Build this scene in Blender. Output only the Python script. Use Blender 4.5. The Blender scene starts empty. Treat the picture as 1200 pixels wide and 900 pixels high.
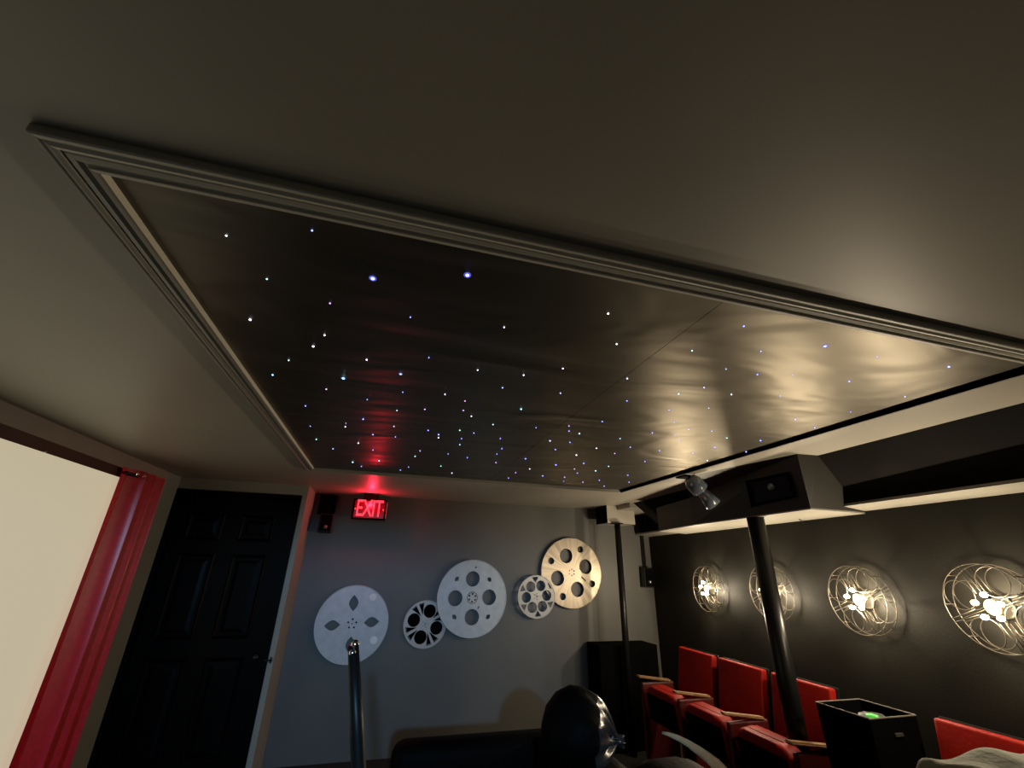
import bpy, bmesh, math, random
from mathutils import Vector, Matrix
random.seed(4)
C = bpy.context.scene.collection
PI = math.pi
EYE = 1.5                                   # camera height; ceiling etc. measured from it
CEIL = EYE + 0.62
# ---------------------------------------------------------------- camera
RX = Vector((0.96175329, -0.27304478, 0.02184395))
UX = Vector((-0.12644491, -0.37180654, 0.91965841))
FX = Vector((0.24298621, 0.88724655, 0.39211128))
FPX = 500.88
cam = bpy.data.cameras.new('camera')
cam.sensor_width = 36; cam.lens = FPX * 36 / 1200
cam.clip_start = 0.02; cam.clip_end = 60
co = bpy.data.objects.new('camera', cam); C.objects.link(co)
M = Matrix(((RX.x, UX.x, -FX.x), (RX.y, UX.y, -FX.y), (RX.z, UX.z, -FX.z))).to_4x4()
M.translation = Vector((0, 0, EYE)); co.matrix_world = M
bpy.context.scene.camera = co

def ray(x, y): return FX + RX * ((x - 600) / FPX) - UX * ((y - 450) / FPX)
def pz(x, y, z):                            # photo measurement -> point on the horizontal plane z (world)
    d = ray(x, y); t = (z - EYE) / d.z; return Vector((d.x * t, d.y * t, z))
def py(x, y, Y):
    d = ray(x, y); t = Y / d.y; return Vector((d.x * t, Y, EYE + d.z * t))
def px(x, y, X):
    d = ray(x, y); t = X / d.x; return Vector((X, d.y * t, EYE + d.z * t))
def wallx(y): return 2.66 + 0.085 * (y - 1.2)     # the right wall runs slightly out of square
def pw(x, y, off=0.0):
    d = ray(x, y); t = (2.66 - 0.085 * 1.2 - off) / (d.x - 0.085 * d.y); return Vector((d.x * t, d.y * t, EYE + d.z * t))

# ---------------------------------------------------------------- materials
def mat(name, col, rough=0.5, metal=0.0, spec=0.5, emit=None, estr=0.0, noise=0.0, nscale=20, bump=0.0, bscale=60, coat=0.0, alpha=None, sheen=0.0, trans=0.0):
    m = bpy.data.materials.new(name); m.use_nodes = True
    nt = m.node_tree; b = nt.nodes['Principled BSDF']
    b.inputs['Base Color'].default_value = (*col, 1)
    b.inputs['Roughness'].default_value = rough; b.inputs['Metallic'].default_value = metal
    b.inputs['Specular IOR Level'].default_value = spec
    b.inputs['Coat Weight'].default_value = coat
    b.inputs['Sheen Weight'].default_value = sheen
    b.inputs['Transmission Weight'].default_value = trans
    if emit:
        b.inputs['Emission Color'].default_value = (*emit, 1); b.inputs['Emission Strength'].default_value = estr
    if noise or bump:
        tc = nt.nodes.new('ShaderNodeTexCoord')
        if noise:
            n = nt.nodes.new('ShaderNodeTexNoise'); n.inputs['Scale'].default_value = nscale; n.inputs['Detail'].default_value = 4
            nt.links.new(tc.outputs['Object'], n.inputs['Vector'])
            r = nt.nodes.new('ShaderNodeValToRGB')
            r.color_ramp.elements[0].position = 0.3; r.color_ramp.elements[1].position = 0.7
            r.color_ramp.elements[0].color = (*[c * (1 - noise) for c in col], 1)
            r.color_ramp.elements[1].color = (*[min(1, c * (1 + noise)) for c in col], 1)
            nt.links.new(n.outputs['Fac'], r.inputs['Fac']); nt.links.new(r.outputs['Color'], b.inputs['Base Color'])
        if bump:
            n2 = nt.nodes.new('ShaderNodeTexNoise'); n2.inputs['Scale'].default_value = bscale; n2.inputs['Detail'].default_value = 3
            nt.links.new(tc.outputs['Object'], n2.inputs['Vector'])
            bp = nt.nodes.new('ShaderNodeBump'); bp.inputs['Strength'].default_value = bump; bp.inputs['Distance'].default_value = 0.01
            nt.links.new(n2.outputs['Fac'], bp.inputs['Height']); nt.links.new(bp.outputs['Normal'], b.inputs['Normal'])
    return m

m_ceil = mat('ceiling paint', (0.36, 0.335, 0.285), 0.45, noise=0.04, nscale=3, bump=0.02, bscale=150)
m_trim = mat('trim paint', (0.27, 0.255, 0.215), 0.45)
m_frame_lit = mat('lit frame paint', (0.62, 0.60, 0.52), 0.45)  # near strip only: trim colour raised for the lamp light on it
m_lip_lit = mat('lit lip paint', (0.85, 0.80, 0.66), 0.5)  # lamp light on the left inner edge, put into the colour
m_wall_l = mat('grey wall paint', (0.24, 0.235, 0.205), 0.6, noise=0.05, nscale=4)
m_wall_b = mat('dark grey wall paint', (0.090, 0.089, 0.085), 0.5, noise=0.08, nscale=3, bump=0.05, bscale=120)
m_wall_r = mat('black wall paint', (0.0115, 0.0108, 0.0085), 0.6, spec=0.10, noise=0.15, nscale=3, bump=0.08, bscale=90)
m_black = mat('matte black', (0.0016, 0.0016, 0.0016), 0.8, spec=0.03)
m_soff = mat('black soffit paint', (0.006, 0.005, 0.0048), 0.85, spec=0.05, noise=0.2, nscale=6)
m_door = mat('black door paint', (0.001, 0.001, 0.001), 0.4, spec=0.05)
m_floor = mat('charcoal carpet', (0.006, 0.006, 0.006), 0.95, noise=0.4, nscale=120, bump=0.3, bscale=300)
m_screen = mat('screen cloth', (0.3, 0.29, 0.25), 0.8, emit=(0.80, 0.70, 0.48), estr=0.575, noise=0.03, nscale=2)  # emission stands in for light thrown onto the screen
m_red_c = mat('red curtain satin', (0.50, 0.009, 0.018), 0.36, spec=0.65, noise=0.15, nscale=40)
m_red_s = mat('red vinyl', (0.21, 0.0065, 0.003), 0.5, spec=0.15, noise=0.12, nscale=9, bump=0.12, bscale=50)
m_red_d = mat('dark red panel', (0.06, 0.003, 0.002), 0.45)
m_wood = mat('worn wood', (0.20, 0.11, 0.045), 0.5, noise=0.35, nscale=30)
m_pole = mat('black gloss pole', (0.006, 0.006, 0.006), 0.34, spec=0.2)
m_stand = mat('satin black stand', (0.006, 0.006, 0.006), 0.4, spec=0.15)
m_chrome = mat('chrome', (0.75, 0.75, 0.75), 0.15, metal=1)
m_brass = mat('brass', (0.8, 0.6, 0.25), 0.25, metal=1)
m_reel_w = mat('frosted silver reel', (0.42, 0.46, 0.49), 0.45, metal=0.1, noise=0.10, nscale=14)
m_reel_g = mat('grey wire reel', (0.40, 0.39, 0.37), 0.4, metal=0.2)
m_reel_wire = mat('lamp reel wire', (0.075, 0.065, 0.048), 0.4, metal=0.6)
m_base = mat('white lamp base', (0.4, 0.38, 0.33), 0.4)
m_hub = mat('lamp hub', (0.3, 0.25, 0.18), 0.4, metal=0.8)
m_leather = mat('black leather', (0.0012, 0.0012, 0.0012), 0.6, spec=0.04, bump=0.25, bscale=60)
m_gloss = mat('glossy black leather', (0.02, 0.02, 0.02), 0.22, spec=0.8, bump=0.2, bscale=16)
m_edge_lit = mat('cream highlight', (0.6, 0.45, 0.26), 0.7, noise=0.1, nscale=30)  # pale colour stands in for lamp light on the recliner edge
m_throw = mat('pale grey green throw', (0.26, 0.27, 0.205), 0.85, noise=0.15, nscale=25, bump=0.6, bscale=30)
m_house = mat('projector housing paint', (0.028, 0.027, 0.023), 0.55, noise=0.08, nscale=5)
m_house_shade = mat('projector housing shaded face', (0.012, 0.012, 0.0125), 0.55)  # shade on this face is put into its colour
m_glassy = mat('smoky plastic', (0.09, 0.11, 0.14), 0.12, spec=0.9, coat=0.6)
m_bulb = mat('warm bulb', (1, 0.9, 0.7), 0.3, emit=(1.0, 0.80, 0.50), estr=28)
m_green = mat('green glow', (0.1, 0.5, 0.1), 0.4, emit=(0.12, 0.75, 0.08), estr=0.55)
m_exit = mat('exit red glow', (0.8, 0.05, 0.05), 0.4, emit=(1.0, 0.03, 0.05), estr=2.6)
m_exit2 = mat('exit face red', (0.05, 0.0, 0.0), 0.3, emit=(0.9, 0.0, 0.02), estr=0.10)
m_dark_box = mat('dark brown frame', (0.035, 0.028, 0.020), 0.55)

def brushed(name):                          # brushed aluminium: fine radial streaks
    m = bpy.data.materials.new(name); m.use_nodes = True; nt = m.node_tree; b = nt.nodes['Principled BSDF']
    b.inputs['Metallic'].default_value = 0.7; b.inputs['Roughness'].default_value = 0.38
    tc = nt.nodes.new('ShaderNodeTexCoord'); w = nt.nodes.new('ShaderNodeTexGradient'); w.gradient_type = 'RADIAL'
    nt.links.new(tc.outputs['Object'], w.inputs['Vector'])
    n = nt.nodes.new('ShaderNodeTexNoise'); n.noise_dimensions = '1D'; n.inputs['Scale'].default_value = 40; n.inputs['Detail'].default_value = 3
    nt.links.new(w.outputs['Fac'], n.inputs['W'])
    r = nt.nodes.new('ShaderNodeValToRGB'); r.color_ramp.elements[0].position = .3; r.color_ramp.elements[1].position = .7
    r.color_ramp.elements[0].color = (0.26, 0.225, 0.175, 1); r.color_ramp.elements[1].color = (0.38, 0.33, 0.26, 1)
    nt.links.new(n.outputs['Fac'], r.inputs['Fac']); nt.links.new(r.outputs['Color'], b.inputs['Base Color'])
    return m
m_brush = brushed('brushed aluminium reel')

def panel_mat():                            # stretched satin black cloth with a seam and creases
    m = bpy.data.materials.new('satin star cloth'); m.use_nodes = True; nt = m.node_tree; b = nt.nodes['Principled BSDF']
    b.inputs['Base Color'].default_value = (0.100, 0.094, 0.084, 1); b.inputs['Metallic'].default_value = 0.75
    b.inputs['Roughness'].default_value = 0.41; b.inputs['Specular IOR Level'].default_value = 1.0
    b.inputs['Specular Tint'].default_value = (1.0, 0.93, 0.8, 1)
    tc = nt.nodes.new('ShaderNodeTexCoord')
    mp = nt.nodes.new('ShaderNodeMapping'); mp.inputs['Rotation'].default_value = (0, 0, 0.5); mp.inputs['Scale'].default_value = (1.1, 2.6, 1)
    nt.links.new(tc.outputs['Object'], mp.inputs['Vector'])
    n = nt.nodes.new('ShaderNodeTexNoise'); n.inputs['Scale'].default_value = 1.3; n.inputs['Detail'].default_value = 2; n.inputs['Distortion'].default_value = 0.8
    nt.links.new(mp.outputs['Vector'], n.inputs['Vector'])
    bp = nt.nodes.new('ShaderNodeBump'); bp.inputs['Strength'].default_value = 0.75; bp.inputs['Distance'].default_value = 0.02
    nt.links.new(n.outputs['Fac'], bp.inputs['Height'])
    nt.links.new(bp.outputs['Normal'], b.inputs['Normal'])
    return m
m_panel = panel_mat()
def star_mat(name, c, s): return mat(name, c, 0.4, emit=c, estr=s)
m_star = [star_mat('star white', (0.75, 0.78, 1.0), 5.0), star_mat('star blue', (0.22, 0.28, 1.0), 5.0),
          star_mat('star cyan', (0.30, 0.75, 0.95), 4.0), star_mat('star violet', (0.60, 0.32, 0.90), 4.0)]
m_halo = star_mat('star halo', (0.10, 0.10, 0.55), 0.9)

# ---------------------------------------------------------------- mesh helpers
def obj(name, bm, m, parent=None, smooth=False, loc=None):
    me = bpy.data.meshes.new(name); bmesh.ops.recalc_face_normals(bm, faces=bm.faces); bm.to_mesh(me); bm.free()
    if isinstance(m, (list, tuple)):
        for k in m: me.materials.append(k)
    else: me.materials.append(m)
    if smooth:
        for p in me.polygons: p.use_smooth = True
    o = bpy.data.objects.new(name, me); C.objects.link(o)
    if loc is not None: o.location = loc
    if parent: o.parent = parent
    return o
def tag(o, label=None, cat=None, group=None, kind=None):
    if label: o['label'] = label
    if cat: o['category'] = cat
    if group: o['group'] = group
    if kind: o['kind'] = kind
    return o
def thing(name, label, cat, loc=(0, 0, 0), rz=0.0, group=None, kind=None):
    o = bpy.data.objects.new(name, None); o.empty_display_size = 0.1; C.objects.link(o)
    o.location = loc; o.rotation_euler = (0, 0, rz)
    return tag(o, label, cat, group, kind)
def struct(name, bm, m, smooth=False, label=None, cat=None):
    return tag(obj(name, bm, m, None, smooth), label, cat, kind='structure')
def box(bm, lo, hi, rot=None, mi=0):
    vs = [bm.verts.new((x, y, z)) for x in (lo[0], hi[0]) for y in (lo[1], hi[1]) for z in (lo[2], hi[2])]
    fs = []
    for f in ((0, 1, 3, 2), (4, 6, 7, 5), (0, 4, 5, 1), (2, 3, 7, 6), (0, 2, 6, 4), (1, 5, 7, 3)):
        F = bm.faces.new([vs[i] for i in f]); F.material_index = mi; fs.append(F)
    if rot: bmesh.ops.transform(bm, matrix=rot, verts=vs)
    return vs
def bbox(lo, hi, bev=0.0, seg=2, rot=None):
    bm = bmesh.new(); box(bm, lo, hi, rot)
    if bev: bmesh.ops.bevel(bm, geom=bm.edges[:], offset=bev, segments=seg, affect='EDGES', profile=0.5)
    return bm
def poly_faces(verts, faces):
    bm = bmesh.new(); vs = [bm.verts.new(v) for v in verts]
    for f in faces: bm.faces.new([vs[i] for i in f])
    return bm
def prism_y(prof, y0, y1, fx=None):         # profile of (x,z) swept along y; fx(y) shifts x
    bm = bmesh.new(); n = len(prof); rings = []
    for y in (y0, y1): rings.append([bm.verts.new((p[0](y) if callable(p[0]) else p[0], y, p[1])) for p in prof])
    for i in range(n): bm.faces.new((rings[0][i], rings[0][(i + 1) % n], rings[1][(i + 1) % n], rings[1][i]))
    bm.faces.new(rings[0][::-1]); bm.faces.new(rings[1]); return bm
def tube(bm, pts, r, seg=10, closed=False, cap=True):
    pts = [Vector(p) for p in pts]; n = len(pts); rings = []; up = None
    for i, p in enumerate(pts):
        if closed: t = (pts[(i + 1) % n] - pts[i - 1])
        else: t = (pts[min(i + 1, n - 1)] - pts[max(i - 1, 0)])
        t.normalize()
        if up is None:
            up = Vector((0, 0, 1)) if abs(t.z) < .9 else Vector((1, 0, 0))
        a = t.cross(up).normalized(); b = a.cross(t).normalized(); up = b
        rr = r[i] if isinstance(r, (list, tuple)) else r
        rings.append([bm.verts.new(p + (a * math.cos(2 * PI * k / seg) + b * math.sin(2 * PI * k / seg)) * rr) for k in range(seg)])
    for i in range(n if closed else n - 1):
        A, B = rings[i], rings[(i + 1) % n]
        for k in range(seg): bm.faces.new((A[k], A[(k + 1) % seg], B[(k + 1) % seg], B[k]))
    if not closed and cap: bm.faces.new(rings[0][::-1]); bm.faces.new(rings[-1])
    return bm
def lathe(bm, prof, seg=32, mtx=None):      # (r, z) profile about z
    rings = []; new = []
    for r, z in prof:
        if r < 1e-5: v = bm.verts.new((0, 0, z)); rings.append([v]); new.append(v)
        else:
            ring = [bm.verts.new((r * math.cos(2 * PI * k / seg), r * math.sin(2 * PI * k / seg), z)) for k in range(seg)]
            rings.append(ring); new += ring
    for A, B in zip(rings, rings[1:]):
        for k in range(seg):
            a0, a1 = A[k % len(A)], A[(k + 1) % len(A)]; b0, b1 = B[k % len(B)], B[(k + 1) % len(B)]
            f = [a0]; 
            if a1 is not a0: f.append(a1)
            if b1 is not b0: f += [b1, b0]
            else: f.append(b0)
            if len(f) > 2: bm.faces.new(f)
    if mtx: bmesh.ops.transform(bm, matrix=mtx, verts=new)
    return bm
def ball(bm, c, r, seg=8):
    bmesh.ops.create_uvsphere(bm, u_segments=seg, v_segments=max(4, seg // 2 + 1), radius=r, matrix=Matrix.Translation(c))
def circ(cx, cy, r, n=40, sx=1, sy=1, rot=0):
    out = []
    for k in range(n):
        a = 2 * PI * k / n; x = r * sx * math.cos(a); y = r * sy * math.sin(a)
        out.append((cx + x * math.cos(rot) - y * math.sin(rot), cy + x * math.sin(rot) + y * math.cos(rot)))
    return out
def lens_shape(cx, cy, L, W, rot, n=12):    # pointed oval
    out = []
    for k in range(n): t = k / n; out.append((-L / 2 + L * t, W / 2 * math.sin(PI * t)))
    for k in range(n): t = k / n; out.append((L / 2 - L * t, -W / 2 * math.sin(PI * t)))
    return [(cx + x * math.cos(rot) - y * math.sin(rot), cy + x * math.sin(rot) + y * math.cos(rot)) for x, y in out]
def flat(name, loops, depth, bev, m, parent, loc=(0, 0, 0), rot=(0, 0, 0)):   # outline with holes, thickened -> mesh
    cu = bpy.data.curves.new(name, 'CURVE'); cu.dimensions = '2D'; cu.fill_mode = 'BOTH'; cu.extrude = depth / 2; cu.bevel_depth = bev; cu.bevel_resolution = 1
    for lp in loops:
        s = cu.splines.new('POLY'); s.points.add(len(lp) - 1); s.use_cyclic_u = True
        for i, p in enumerate(lp): s.points[i].co = (p[0], p[1], 0, 1)
    t = bpy.data.objects.new('tmp', cu); C.objects.link(t); bpy.context.view_layer.update()
    me = bpy.data.meshes.new_from_object(t.evaluated_get(bpy.context.evaluated_depsgraph_get()))
    bpy.data.objects.remove(t); bpy.data.curves.remove(cu)
    me.name = name; me.materials.clear(); me.materials.append(m)
    o = bpy.data.objects.new(name, me); C.objects.link(o); o.location = loc; o.rotation_euler = rot
    if parent: o.parent = parent
    return o
def copy_part(o, parent=None):
    c = o.copy(); C.objects.link(c); c.parent = parent
    for ch in list(o.children): copy_part(ch, c)
    return c

# ---------------------------------------------------------------- room shell
YB, YD, YR, XL = 4.62, 4.20, -1.60, -1.686
XRET = -0.694
struct('floor', bbox((-1.8, -1.72, -0.06), (3.1, 4.75, 0.0)), m_floor, label='dark charcoal carpet floor under the seats', cat='floor')
struct('ceiling', bbox((-1.8, -1.72, CEIL), (3.1, 4.75, CEIL + 0.1)), m_ceil, label='grey beige painted ceiling around the star panel', cat='ceiling')
struct('wall_left', bbox((XL - 0.1, -1.72, 0), (XL, YD, CEIL)), m_wall_l, label='grey wall behind the projection screen', cat='wall')
struct('wall_back', bbox((XRET, YB, 0), (3.1, YB + 0.1, CEIL)), m_wall_b, label='dark grey wall hung with film reels', cat='wall')
struct('wall_right', prism_y([(wallx, 0), (wallx, CEIL), (3.12, CEIL), (3.12, 0)], -1.72, YB), m_wall_r, label='black wall carrying the four reel lamps', cat='wall')
bm = bmesh.new()                            # door wall with its return, opening for the door
box(bm, (-0.735, YD, 0), (XRET, YB + 0.1, CEIL)); box(bm, (XL - 0.1, YD, EYE + 0.53), (-0.735, YD + 0.1, CEIL)); 
struct('wall_door', bm, m_wall_l, label='grey wall end and header around the black door', cat='wall')
bm = bmesh.new()                            # wall behind the photographer with its open doorway
DL, DR, DT = -0.62, 0.168, EYE + 0.535
box(bm, (XL - 0.1, YR - 0.1, 0), (DL, YR, CEIL)); box(bm, (DR, YR - 0.1, 0), (3.1, YR, CEIL)); box(bm, (DL, YR - 0.1, DT), (DR, YR, CEIL))
struct('wall_rear', bm, m_wall_l, label='grey wall behind the camera with an open doorway', cat='wall')

# door: black six panel
door = thing('door_1', 'black six panel door in the left back corner', 'door', (-1.211, YD + 0.02, 0), kind='structure')
obj('door_frame', (lambda b: (box(b, (-0.475, -0.03, 0), (-0.44, 0.06, 2.03)), box(b, (0.44, -0.03, 0), (0.476, 0.06, 2.03)), box(b, (-0.44, -0.03, 1.995), (0.44, 0.06, 2.03)), b)[-1])(bmesh.new()), m_door, door)
leaf = obj('door_leaf', bbox((-0.438, 0.0, 0.01), (0.438, 0.04, 1.992), 0.002, 1), m_door, door)
for xa, xb in ((-0.335, -0.075), (0.045, 0.305)):
    for za, zb in ((1.64, 1.85), (0.94, 1.54), (0.18, 0.82)):
        bm = bmesh.new()                    # raised and fielded panel with a moulded edge
        o = [(xa, za), (xb, za), (xb, zb), (xa, zb)]
        lv = [(0, 0.001), (0.012, -0.012), (0.026, -0.002), (0.045, -0.003), (0.070, -0.010)]
        rings = []
        for ins, yy in lv: rings.append([bm.verts.new(p) for p in ((xa + ins, yy, za + ins), (xb - ins, yy, za + ins), (xb - ins, yy, zb - ins), (xa + ins, yy, zb - ins))])
        for A, B in zip(rings, rings[1:]):
            for k in range(4): bm.faces.new((A[k], A[(k + 1) % 4], B[(k + 1) % 4], B[k]))
        bm.faces.new(rings[-1]); obj('door_panel', bm, m_door, leaf)
hd = obj('door_knob', lathe(bmesh.new(), [(0.0, -0.065), (0.018, -0.063), (0.027, -0.05), (0.026, -0.035), (0.012, -0.026), (0.010, -0.008), (0.028, -0.005), (0.028, 0.0)], 20, Matrix.Rotation(-PI / 2, 4, 'X')), m_pole, leaf, True)
hd.location = (0.385, -0.001, EYE - 0.68)
bm = bbox((-0.004, -0.03, -0.02), (0.004, 0.0, 0.02), 0.002, 1); box(bm, (-0.045, -0.03, -0.006), (0.01, -0.02, 0.006))
tag(obj('strike_latch', bm, m_pole, None, loc=(-0.712, YD, EYE - 0.70)), 'small dark latch on the grey strip beside the black door', 'latch')

# sloping black soffit along the right wall, grey trim under it
edge = lambda y: 2.325 + 0.035 * (y - 1.8)
wl = lambda d: (lambda y: wallx(y) - d)
struct('trim_1', prism_y([(edge, CEIL), (wl(0.17), EYE + 0.376), (wl(0.0), EYE + 0.376), (wl(0.0), CEIL)], YR, 3.98), m_soff, label='black sloping soffit panel between ceiling and right wall', cat='soffit')
struct('trim_2', prism_y([(wl(0.175), EYE + 0.376), (wl(0.175), EYE + 0.362), (wl(0.0), EYE + 0.346), (wl(0.0), EYE + 0.376)], YR, YB), m_trim, label='pale trim strip under the black soffit on the right wall', cat='trim')
struct('trim_3', prism_y([(2.36, CEIL), (2.36, EYE + 0.575), (wl(0), EYE + 0.575), (wl(0), CEIL)], 3.98, YB), m_ceil, label='grey boxed ceiling drop in the far right corner', cat='soffit')

# ---------------------------------------------------------------- star panel and its moulded frame
X0, X1, Y0, Y1 = -0.541, 1.882, 0.703, 3.300      # inner opening at ceiling height
panel = tag(obj('star_panel', bbox((X0 - 0.02, Y0 - 0.02, CEIL - 0.006), (X1 + 0.02, Y1 + 0.02, CEIL + 0.0)), m_panel),
            'black satin star panel set in the ceiling, dotted with fibre optic lights', 'star panel')
bm = bmesh.new(); tube(bm, [(0.735, Y0, CEIL - 0.0055), (0.73, 1.6, CEIL - 0.0055), (0.74, Y1, CEIL - 0.0062)], 0.0009, 6)
obj('seam', bm, m_black, panel)
fr = thing('ceiling_frame', 'grey moulded picture frame trim around the black star panel', 'moulding', (0, 0, CEIL))
PROF = [(0.0, 0.0), (0.0, -0.022), (0.004, -0.024), (0.012, -0.024), (0.014, -0.019), (0.018, -0.018), (0.026, -0.021), (0.036, -0.019), (0.040, -0.016), (0.043, -0.020), (0.050, -0.021), (0.058, -0.017), (0.062, -0.018), (0.068, -0.018), (0.072, -0.016), (0.072, 0.0)]
def mould(kind, prof):
    bm = bmesh.new(); A = []; B = []
    for w, d in prof:
        if kind == 'near': a, b = (X0 - w, Y0 - w * .8, d), (X1 + w, Y0 - w * .8, d)
        if kind == 'far': a, b = (X0 - w, Y1 + w, d), (X1 + w, Y1 + w, d)
        if kind == 'left': a, b = (X0 - w, Y0 - w * .8, d), (X0 - w, Y1 + w, d)
        if kind == 'right': a, b = (X1 + w, Y0 - w, d), (X1 + w, Y1 + w, d)
        A.append(bm.verts.new(a)); B.append(bm.verts.new(b))
    n = len(prof)
    for i in range(n): bm.faces.new((A[i], A[(i + 1) % n], B[(i + 1) % n], B[i]))
    bm.faces.new(A); bm.faces.new(B); return bm
FLAT = [(0.0, 0.0), (0.0, -0.026), (0.004, -0.028), (0.060, -0.010), (0.085, 0.0)]
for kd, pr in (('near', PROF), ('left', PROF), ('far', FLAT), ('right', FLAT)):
    ms = obj('moulding_strip', mould(kd, pr), [m_frame_lit if kd == 'near' else m_trim, m_black if kd == 'right' else m_lip_lit], fr)
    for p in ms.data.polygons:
        if kd in ('left', 'right') and abs(p.normal.x) > 0.9 and abs(p.center.x - (X0 if kd == 'left' else X1)) < 0.005: p.material_index = 1  # painted light: left inner face pale as lit, right one black as shaded

# stars, read off the photograph as (x, y, size, colour)
S = []
def add(x0, y0, sc, L):
    for x, y, s, c in L: S.append((x0 + x / sc, y0 + y / sc, s, c))
add(200, 240, 2.8125, [(183, 102, 2, 0), (466, 85, 2, 1), (317, 245, 2, 2), (666, 243, 5, 1), (978, 232, 5, 1), (525, 325, 2, 3), (262, 379, 3, 0), (790, 371, 1.6, 3),
    (1099, 404, 2, 0), (507, 430, 2.4, 0), (470, 467, 3, 0), (389, 513, 2, 2), (646, 511, 2.3, 0), (851, 504, 1.6, 3), (336, 561, 2.4, 2), (569, 572, 4, 2),
    (758, 558, 3.4, 1), (1012, 545, 1.8, 0), (1094, 603, 2.2, 1), (513, 608, 2.2, 3), (765, 618, 1.6, 0), (904, 625, 1.8, 0), (648, 642, 1.5, 3)])
add(340, 440, 7.5, [(135, 268, 2, 1), (177, 446, 1.3, 2), (230, 562, 2, 2), (377, 645, 2.2, 1), (485, 452, 2, 0), (490, 420, 1.2, 3), (642, 385, 2.4, 1), (728, 520, 2, 3),
    (599, 595, 2.1, 0), (728, 655, 1.6, 3), (550, 762, 2.8, 2), (626, 799, 1.7, 2), (781, 751, 2, 0), (939, 309, 1.8, 2), (913, 448, 1.8, 2), (926, 540, 1.7, 0),
    (1184, 298, 2, 3), (1142, 663, 2.1, 1), (1098, 711, 2.2, 2), (1041, 805, 1.6, 1), (969, 832, 1.8, 1)])
add(480, 450, 7.5, [(487, 150, 1.9, 3), (472, 233, 2, 3), (543, 284, 2, 0), (163, 408, 2.2, 1), (255, 445, 2.5, 1), (254, 473, 2, 0), (441, 407, 2.2, 2),
    (565, 431, 2, 1), (457, 481, 1.7, 2), (441, 534, 1.8, 2), (339, 615, 1.4, 0), (507, 648, 1.7, 1), (275, 722, 1.9, 2), (372, 784, 2, 0), (733, 357, 2.2, 2),
    (980, 221, 2.8, 2), (1112, 385, 1.6, 3), (797, 480, 1.8, 1), (811, 569, 1.9, 1), (767, 616, 1.6, 3), (759, 691, 1.8, 3), (1019, 657, 2.4, 1), (1055, 747, 1.8, 0),
    (932, 780, 1.8, 3), (869, 827, 1.9, 1), (1170, 808, 2.4, 1)])
add(600, 460, 7.5, [(427, 8, 1.8, 1), (1010, 74, 1.9, 1), (793, 255, 2, 1), (501, 294, 1.8, 3), (501, 339, 1.8, 1), (592, 361, 2.3, 2), (334, 425, 2.9, 1), (509, 437, 2, 1),
    (381, 502, 2.1, 1), (743, 490, 1.8, 0), (950, 405, 1.8, 2), (1040, 481, 2, 1), (903, 536, 1.8, 3), (566, 550, 2.4, 0), (386, 636, 2.7, 1), (631, 623, 2.1, 1),
    (549, 672, 1.9, 3), (575, 708, 1.6, 3), (735, 688, 2.4, 2), (849, 649, 2, 2), (463, 745, 2.2, 1), (454, 779, 1.2, 0), (623, 788, 1.7, 3), (768, 772, 1.7, 1),
    (809, 823, 1.8, 1), (1018, 726, 1.9, 1), (1029, 788, 1.7, 1)])
add(720, 430, 7.5, [(113, 102, 2.2, 0), (981, 19, 1.6, 1), (788, 181, 1.8, 1), (565, 237, 2.2, 2), (1029, 243, 1.8, 0), (480, 380, 1.3, 3), (829, 362, 1.6, 1), (529, 485, 1.8, 1),
    (653, 549, 1.6, 1), (334, 580, 1.9, 1), (857, 564, 1.6, 1), (531, 597, 1.4, 3), (575, 648, 1.9, 1), (987, 625, 2.3, 2), (882, 707, 1.9, 1), (396, 735, 1.7, 3),
    (688, 755, 1.7, 1), (817, 823, 2, 0), (268, 832, 1.8, 1), (1158, 745, 1.9, 1), (547, 806, 1.3, 3)])
add(560, 320, 3, [(458, 143, 2.6, 0), (488, 250, 2.3, 0), (299, 336, 2.1, 0), (161, 359, 2.1, 0), (290, 422, 1.7, 1), (753, 273, 2, 2), (935, 187, 2, 1), (995, 275, 1.5, 0),
    (983, 357, 1.8, 1), (1107, 359, 1.1, 0), (1063, 432, 1.1, 0), (994, 589, 2.4, 1), (943, 629, 1.6, 1)])
add(900, 340, 3.213, [(215, 211, 3.2, 1), (411, 251, 1.2, 1), (681, 289, 2.4, 1), (306, 344, 1.8, 1), (516, 401, 1.6, 1), (103, 487, 1.9, 1), (176, 518, 1.7, 1), (311, 459, 1.0, 0)])
S.sort(key=lambda s: -s[2])
zs = CEIL - 0.007
protos = {}
rest = bmesh.new()
for i, (x, y, s, c) in enumerate(S):
    p = pz(x, y, zs)
    dist = (p - Vector((0, 0, EYE))).length
    r = 0.00090 * s * (0.55 + 0.45 * dist)          # ball size takes in the glow spread round each fibre end
    if i < 100:
        key = c
        if key not in protos:
            bm = bmesh.new(); ball(bm, (0, 0, 0), 1.0, 10); protos[key] = obj('star_light', bm, m_star[c], panel, True); o = protos[key]
        else:
            o = protos[key].copy(); C.objects.link(o); o.parent = panel
        o.location = p; o.scale = (r, r, r * 0.7)
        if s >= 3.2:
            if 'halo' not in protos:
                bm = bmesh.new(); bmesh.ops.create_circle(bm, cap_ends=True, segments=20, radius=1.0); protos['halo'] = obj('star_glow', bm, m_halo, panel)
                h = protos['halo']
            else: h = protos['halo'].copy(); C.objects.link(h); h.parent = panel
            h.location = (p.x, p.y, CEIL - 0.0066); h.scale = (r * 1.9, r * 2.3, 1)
    else: ball(rest, p, r, 6)
tag(obj('star_light', rest, m_star[1], panel), kind='stuff')

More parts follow.
